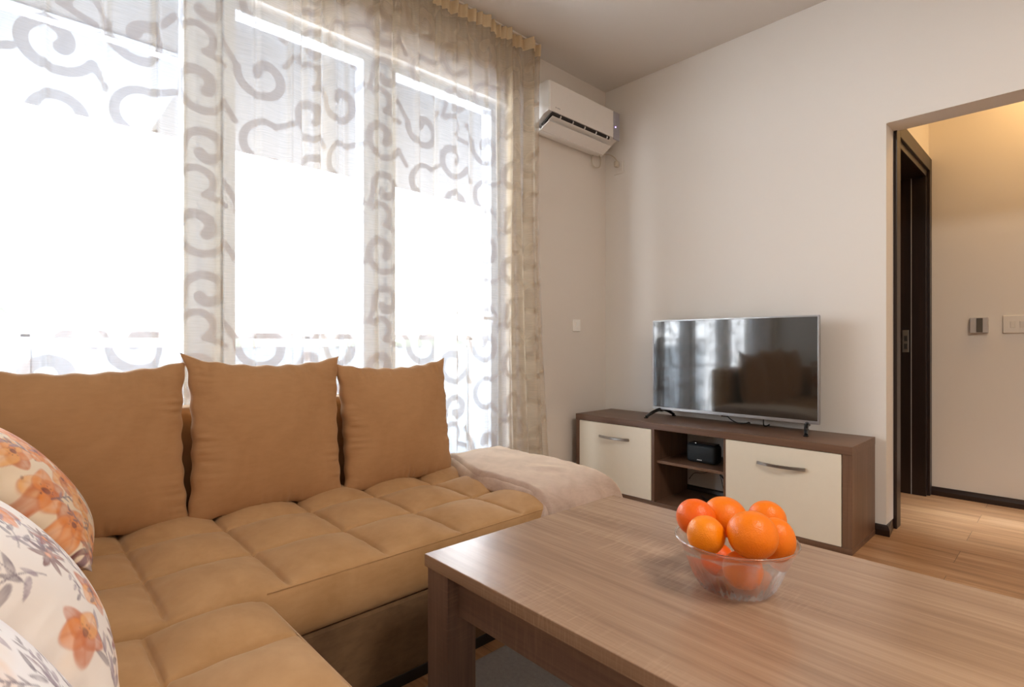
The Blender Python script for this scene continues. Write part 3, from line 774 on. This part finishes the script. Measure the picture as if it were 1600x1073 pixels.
# ------------------------------------------------------------ fruit bowl and oranges
bc = (-.487, 1.088)
def bowl():
    root = thing('fruit_bowl', 'clear cut-glass bowl with fluted sides holding the oranges', 'bowl', (bc[0], bc[1], tz))
    nphi = 216
    outer = [(0, .0015), (.03, .001), (.058, .0), (.066, .003), (.0735, .014), (.081, .028), (.088, .040), (.094, .051), (.1005, .064), (.107, .078), (.1125, .0905), (.1165, .0975)]
    inner = [(.1180, .0995), (.1160, .1005), (.1130, .0985), (.1085, .0880), (.1025, .0755), (.0965, .064), (.090, .052), (.083, .040), (.074, .026), (.062, .014), (.045, .0095), (.02, .009), (0, .009)]
    prof = outer+inner; V = np.zeros((len(prof), nphi, 3)); ph = np.arange(nphi)*2*math.pi/nphi
    for i, (r_, z) in enumerate(prof):
        rr = np.full(nphi, r_)
        if i < len(outer):
            k = math.sin(math.pi*min(1, (z+.012)/.062)) if z < .05 else 0
            tw = z*14
            rr = rr+.0060*k*np.abs(np.sin(17*(ph+tw*.16)))-.001*k
            if .058 <= r_ <= .07: rr += .0016*np.cos(30*ph)
        V[i, :, 0] = bc[0]+rr*np.cos(ph); V[i, :, 1] = bc[1]+rr*np.sin(ph); V[i, :, 2] = tz+.0008+z
    o = gridmesh('bowl_body', V, M['glass'], root, wrap=True)
    bm = bmesh.new(); bm.from_mesh(o.data); bmesh.ops.remove_doubles(bm, verts=bm.verts[:], dist=1e-5); bmesh.ops.recalc_face_normals(bm, faces=bm.faces[:]); bm.to_mesh(o.data); bm.free()
    o.data.polygons.foreach_set('use_smooth', [True]*len(o.data.polygons))
    tubeobj('rim', [(bc[0]+.1172*math.cos(a_), bc[1]+.1172*math.sin(a_), tz+.1022) for a_ in np.arange(0, 2*math.pi, math.pi/60)], .0021, M['glass_solid'], root, 12, closed=True)
bowl()
def orange(c, r_, mat, label, seed, squash=(1, 1, 1), stem=(0, 0, 1), navel=False):
    rs = random.Random(seed)
    root = thing('orange', label, 'orange', (c[0], c[1], c[2]-r_), 'oranges in the glass bowl')
    bm = bmesh.new(); bmesh.ops.create_uvsphere(bm, u_segments=64, v_segments=40, radius=1)
    q = Vector((0, 0, 1)).rotation_difference(Vector(stem).normalized())
    off = Vector((seed*3.1, seed, 0))
    for v in bm.verts:
        p = v.co.copy(); th = math.acos(max(-1, min(1, p.z)))
        k = 1+.022*noise.noise(p*1.3+off)+.006*noise.noise(p*4+off)
        k -= .05*math.exp(-(th/.16)**2); k += .012*math.exp(-((th-.38)/.16)**2)
        k -= .03*math.exp(-((math.pi-th)/.13)**2)
        p = p*k; p = q@p
        v.co = Vector((p.x*squash[0], p.y*squash[1], p.z*squash[2]))*r_+Vector(c)
    bmobj('peel', bm, mat, root, True)
    d = q@Vector((0, 0, 1)); d = Vector((d.x*squash[0], d.y*squash[1], d.z*squash[2])); pc = Vector(c)+d*r_*.955
    bm = bmesh.new(); bmesh.ops.create_icosphere(bm, subdivisions=2, radius=.0024)
    for v in bm.verts: v.co = v.co+pc
    bmobj('stem_button', bm, M['stem'], root, True)
OR = [
 ((-.560, 1.062, .582), .0392, 'orange_c', 'reddish orange at the left rim of the glass bowl', (1.02, 1, .98), (.5, .3, -.8)),
 ((-.533, 1.1374, .573), .0445, 'orange_a', 'orange at the back of the pile, second from the left along its top', (1.03, 1.03, .95), (-.2, .9, .3)),
 ((-.430, 1.034, .585), .0455, 'orange_a', 'largest orange, resting on top at the front of the bowl', (1, 1, .98), (.3, .6, -.7)),
 ((-.510, 1.008, .571), .0365, 'orange_b', 'yellowish orange at the front left of the bowl', (1, 1, 1.02), (-.6, .6, -.4)),
 ((-.4185, 1.118, .558), .0385, 'orange_a', 'orange with its stem scar facing forward at the right side of the bowl', (.95, .95, 1.13), (-.60, -.42, .66)),
 ((-.4600, 1.1800, .5765), .038, 'orange_a', 'orange half hidden behind the rightmost orange', (1, 1, 1), (.4, .8, .2)),
 ((-.462, 1.066, .500), .038, 'orange_a', 'orange seen through the glass at the bottom front of the bowl', (1, 1, .97), (.2, -.3, -.9)),
 ((-.528, 1.095, .494), .0338, 'orange_c', 'orange at the bottom of the bowl, behind the fluted glass on the left', (1, 1, 1), (.2, .6, -.6)),
]
for i, (c, r_, m, lb, sq, stm) in enumerate(OR): orange(c, r_, M[m], lb, i+1, sq, stm)

# ------------------------------------------------------------ TV bench
bx0, bx1, by0, by1, bh = -2.304, -.703, 2.757, 3.145, .486
tvb = thing('tv_bench', 'dark oak TV bench with two cream fronts and an open middle shelf', 'tv bench', (-1.5, 2.95, 0))
box('top', bx0, bx1, by0-.004, by1, bh-.038, bh, M['bench'], tvb, bev=.0015)
box('side_panel', bx0+.001, bx0+.028, by0, by1, .026, bh-.0382, M['bench_v'], tvb, bev=.001)
box('side_panel', bx1-.041, bx1-.001, by0, by1, .026, bh-.0382, M['bench_v'], tvb, bev=.001)
box('base', bx0, bx1, by0-.004, by1, 0, .0258, M['bench'], tvb, bev=.001)
box('divider', -1.7315, -1.714, by0+.001, by1, .026, bh-.0382, M['bench_v'], tvb, bev=.001)
box('divider', -1.3035, -1.2865, by0+.012, by1, .026, bh-.0382, M['bench_v'], tvb, bev=.001)
box('shelf', -1.7138, -1.3037, by0+.03, by1, .248, .264, M['bench'], tvb, bev=.001)
box('back_panel', bx0+.029, -1.7317, by1-.006, by1-.001, .026, bh-.039, M['bench_v'], tvb, bev=0)
box('back_panel', -1.2863, bx1-.042, by1-.006, by1-.001, .026, bh-.039, M['bench_v'], tvb, bev=0)
def bow_handle(xc, z, w_, par):
    bm = bmesh.new(); n = 20; rows = []
    for i in range(n+1):
        t = i/n*2-1; x = xc+t*w_/2; yy = by0-.022*(1-t*t)-.006; zz = z
        rows.append([bm.verts.new((x, yy+dy, zz+dz)) for dy, dz in ((0, -.0085), (-.0045, -.0065), (-.0045, .0065), (0, .0085))])
    for A, B in zip(rows[:-1], rows[1:]):
        for k in range(4): bm.faces.new((A[k], A[(k+1) % 4], B[(k+1) % 4], B[k]))
    bm.faces.new(rows[0]); bm.faces.new(rows[-1][::-1])
    for t in (-.92, .92): abox(bm, xc+t*w_/2-.008, xc+t*w_/2+.008, by0-.010, by0+.001, z-.006, z+.006, .001)
    bmobj('handle', bm, M['steel'], par, False)
for (a, b, hx, hz) in ((-2.2745, -1.7325, -1.997, .362), (-1.2855, -.7455, -1.008, .352)):
    d = box('door', a+.0015, b-.0015, by0-.002, by0+.016, .0275, bh-.0405, M['cream'], tvb, bev=.001)
    d['label'] = 'glossy cream front'
    bow_handle(hx, hz, .225, d)

# ------------------------------------------------------------ television
tv = thing('television', 'flat television with thin grey frame standing on the TV bench', 'television', (-1.394, 3.02, bh))
vx0, vx1, vz0, vz1, vy = -1.875, -.915, .535, 1.096, 3.005
bm = bmesh.new(); abox(bm, vx0+.004, vx1-.004, vy+.012, vy+.034, vz0+.004, vz1-.004, .003); abox(bm, vx0+.12, vx1-.12, vy+.034, vy+.066, vz0+.02, vz1-.16, .012)
bmobj('back_shell', bm, M['blackplastic'], tv)
bm = bmesh.new(); f = .0085
abox(bm, vx0, vx1, vy, vy+.016, vz1-f, vz1, .0015); abox(bm, vx0, vx1, vy, vy+.016, vz0, vz0+.017, .0015)
abox(bm, vx0, vx0+f, vy, vy+.016, vz0+.015, vz1-.006, .0015); abox(bm, vx1-f, vx1, vy, vy+.016, vz0+.015, vz1-.006, .0015)
bmobj('frame', bm, M['tvframe'], tv)
box('screen', vx0+f-.001, vx1-f+.001, vy+.003, vy+.008, vz0+.0155, vz1-f+.001, M['screen'], tv, bev=0)
bm = bmesh.new()
for k, (w_, h_) in enumerate(((.006, .007), (.0045, .007), (.006, .007))): abox(bm, -1.415+k*.010, -1.415+k*.010+w_, vy-.0006, vy+.001, vz0+.005, vz0+.005+h_, 0)
bmobj('maker_mark', bm, M['ink'], tv)
box('sensor', -1.43, -1.39, vy+.002, vy+.012, vz0-.006, vz0+.001, M['gloss_black'], tv, bev=.001)
for xf0, xf1 in ((-1.854, -1.790), (-.943, -1.010)):
    bm = bmesh.new(); xm = (xf0+xf1)/2; ym = vy+.018
    for xx, y1_ in ((xf0, 2.895), (xf1, 3.118)):
        tube(bm, spline([(xm, ym, vz0+.004), (xm+(xx-xm)*.5, ym+(y1_-ym)*.55, bh+.036), (xx, y1_, bh+.0098)], 6), [.011]*4+[.0105]*5+[.009]*4, 8)
        abox(bm, xx-.010, xx+.010, y1_-.010, y1_+.010, bh+.0003, bh+.007, .002)
    abox(bm, xm-.012, xm+.012, vy+.004, vy+.030, vz0-.014, vz0+.006, .003)
    bmobj('foot', bm, M['gloss_black'], tv)
tv.rotation_euler.z = R(.7)

# cables
c1 = tubeobj('television_cable', spline([(-1.44, 3.05, .56), (-1.40, 3.055, .515), (-1.36, 3.07, .493), (-1.33, 3.11, .49), (-1.325, 3.152, .486), (-1.33, 3.158, .42), (-1.36, 3.155, .38), (-1.40, 3.15, .43), (-1.45, 3.15, .425), (-1.47, 3.152, .39)], 8), .003, M['blackplastic'])
tag(c1, 'black cable dropping from the television behind the bench', 'cable')
c2 = tubeobj('power_cable', spline([(-1.21, 3.06, .56), (-1.21, 3.06, .50), (-1.21, 3.10, .4885), (-1.215, 3.152, .489), (-1.25, 3.158, .44), (-1.33, 3.156, .40), (-1.36, 3.156, .43), (-1.40, 3.155, .446)], 8), .003, M['blackplastic'])
tag(c2, 'short black cord hanging under the right half of the television', 'cable')
c3 = tubeobj('tangled_cable', spline([(-1.46, 3.10, .238), (-1.50, 3.11, .20), (-1.47, 3.10, .16), (-1.42, 3.09, .12), (-1.36, 3.09, .09), (-1.33, 3.09, .05), (-1.40, 3.05, .031), (-1.50, 3.0, .031), (-1.58, 3.06, .031)], 8), .0035, M['blackplastic'])
tag(c3, 'thick black cable tangled in the lower compartment of the TV bench', 'cable')
c4 = tubeobj('thin_cable', spline([(-1.60, 3.13, .24), (-1.53, 3.13, .20), (-1.49, 3.12, .16), (-1.45, 3.10, .06), (-1.42, 3.08, .031)], 8), .0018, M['blackplastic'])
tag(c4, 'thin black wire crossing the lower compartment of the TV bench', 'cable')
c5 = tubeobj('loose_wire', spline([(-1.44, 3.14, .24), (-1.52, 3.14, .19), (-1.60, 3.14, .15), (-1.66, 3.135, .14), (-1.69, 3.12, .10)], 8), .0018, M['blackplastic'])
tag(c5, 'thin wire curving left against the wall behind the bottom compartment', 'cable')

# speaker
sp = thing('wireless_speaker', 'small black wireless speaker on the middle shelf of the TV bench', 'speaker', (-1.49, 2.93, .2645))
bm = bmesh.new(); abox(bm, -1.583, -1.405, 2.885, 2.975, .2655, .372, .02, 5)
b_ = bmobj('speaker_body', bm, M['speakercloth'], sp, True)
box('top_cap', -1.572, -1.416, 2.895, 2.965, .3715, .3755, M['gloss_black'], sp, bev=.0015)
for k, z in enumerate((.3756,)): box('indicator_light', -1.530, -1.526, 2.897, 2.900, z, z+.0008, M['led_w'], sp, bev=0)
bm = bmesh.new()
for k in range(4): abox(bm, -1.513+k*.0075, -1.5075+k*.0075, 2.8843, 2.8855, .281, .287, 0, rot=(0, R(12), 0))
bmobj('maker_mark', bm, M['lightink'], sp)

# ------------------------------------------------------------ air conditioner
ac = thing('air_conditioner', 'white wall-mounted split air conditioner with open flap in the room corner', 'air conditioner', (WX, 2.72, 2.40))
a0, a1, xf_ = 2.385, 3.10, -2.20
body = [(WX, 2.545), (xf_-.02, 2.548), (xf_-.006, 2.54), (xf_-.006, 2.365), (xf_-.05, 2.352), (xf_-.10, 2.318), (WX+.02, 2.285), (WX, 2.285)]
prism('body', body, a0, a1, M['acwhite'], ac, bev=.002)
box('front_panel', xf_-.0065, xf_+.001, a0+.004, a1-.072, 2.360, 2.543, M['acwhite'], ac, bev=.003)
e_ = box('end_panel', xf_-.0065, xf_+.002, a1-.069, a1-.002, 2.352, 2.543, M['acgrey'], ac, bev=.003); e_['label'] = 'grey display panel'
bm = bmesh.new(); bmesh.ops.create_uvsphere(bm, u_segments=12, v_segments=8, radius=.005)
for v in bm.verts: v.co = Vector((v.co.x*.4+xf_+.0022, v.co.y+a1-.05, v.co.z+2.437))
bmobj('indicator_light', bm, M['led'], e_, True)
bm = bmesh.new()
for k, w_ in enumerate((.006, .003, .006, .005, .005)): abox(bm, xf_+.0008, xf_+.0014, a0+.052+k*.0095, a0+.052+k*.0095+w_, 2.386, 2.3925, 0)
bmobj('maker_mark', bm, M['ink'], ac)
# outlet: dark recess, vertical vanes, horizontal slat, open flap
dirn = Vector((.05+.0, 0, .034)).normalized()
prism('outlet', [(xf_-.008, 2.3605), (xf_-.014, 2.348), (xf_-.088, 2.296), (xf_-.10, 2.31)], a0+.03, a1-.10, M['acdark'], ac)
prism('slat', [(xf_-.004, 2.334), (xf_-.003, 2.331), (xf_-.038, 2.315), (xf_-.040, 2.318)], a0+.03, a1-.10, M['acwhite'], ac)
for k in range(5):
    y = a0+.11+k*.118
    prism('vane', [(xf_-.008, 2.358), (xf_-.006, 2.346), (xf_-.070, 2.296), (xf_-.085, 2.310)], y, y+.006, M['acwhite'], ac)
prism('flap', [(xf_-.012, 2.303), (xf_-.008, 2.298), (xf_-.078, 2.262), (xf_-.085, 2.266), (xf_-.065, 2.284)], a0+.006, a1-.085, M['acwhite'], ac, bev=.001)
prism('drip_edge', [(xf_-.078, 2.2625), (xf_-.076, 2.258), (WX+.012, 2.272), (WX+.012, 2.285), (xf_-.09, 2.278)], a0+.006, a1-.085, M['acwhite'], ac)
cb = ac
loop = [(-2.352, 3.035, 2.292), (-2.352, 2.99, 2.262), (-2.352, 2.985, 2.215), (-2.352, 3.02, 2.192), (-2.352, 3.07, 2.205), (-2.352, 3.085, 2.25), (-2.350, 3.07, 2.285), (-2.352, 3.05, 2.298), (-2.345, 3.10, 2.30), (-2.32, 3.145, 2.303), (-2.275, 3.150, 2.268), (-2.253, 3.148, 2.235)]
cb = tubeobj('power_cord', spline(loop, 8), .004, M['cable_w'], cb)
bm = bmesh.new(); abox(bm, -2.268, -2.240, 3.122, 3.157, 2.196, 2.236, .007, 3); bmobj('plug', bm, M['cable_w'], cb, True)
so = thing('wall_socket', 'cream power socket high on the wall beside the air conditioner', 'socket', (-2.252, WY, 2.19))
box('plate', -2.292, -2.212, WY-.009, WY, 2.152, 2.238, M['whiteplastic'], so, bev=.003)
box('socket_insert', -2.277, -2.227, WY-.0115, WY-.0085, 2.170, 2.222, M['whiteplastic'], so, bev=.002)

# switches
M['switchwhite'] = simple('switch_white', (.93, .92, .89, 1), .3, var=.01)
ls = thing('light_switch', 'small white light switch on the wall below the air conditioner', 'light switch', (WX, 2.835, 1.03))
box('plate', WX, WX+.012, 2.798, 2.872, 1.032, 1.114, M['switchwhite'], ls, bev=.003)
box('rocker', WX+.0115, WX+.019, 2.820, 2.850, 1.050, 1.096, M['switchwhite'], ls, bev=.002, rot=(0, R(4), 0))
th = thing('thermostat', 'small square grey wall control with dark centre strip in the hallway', 'wall control', (-.418, HY, 1.01))
box('plate', -.462, -.378, HY-.030, HY, 1.012, 1.105, M['switchgrey'], th, bev=.004)
k_ = box('centre_strip', -.431, -.402, HY-.0325, HY-.029, 1.016, 1.101, M['switchdark'], th, bev=.001); k_['label'] = 'dark centre strip'
hs = thing('switch_panel', 'cream double light switch at the right edge of the hallway wall', 'light switch', (-.26, HY, 1.01))
box('plate', -.316, -.196, HY-.012, HY, 1.010, 1.113, M['whiteplastic'], hs, bev=.004)
for x in (-.284, -.243): box('rocker', x, x+.021, HY-.017, HY-.0115, 1.041, 1.080, M['whiteplastic'], hs, bev=.002, rot=(R(5), 0, 0))
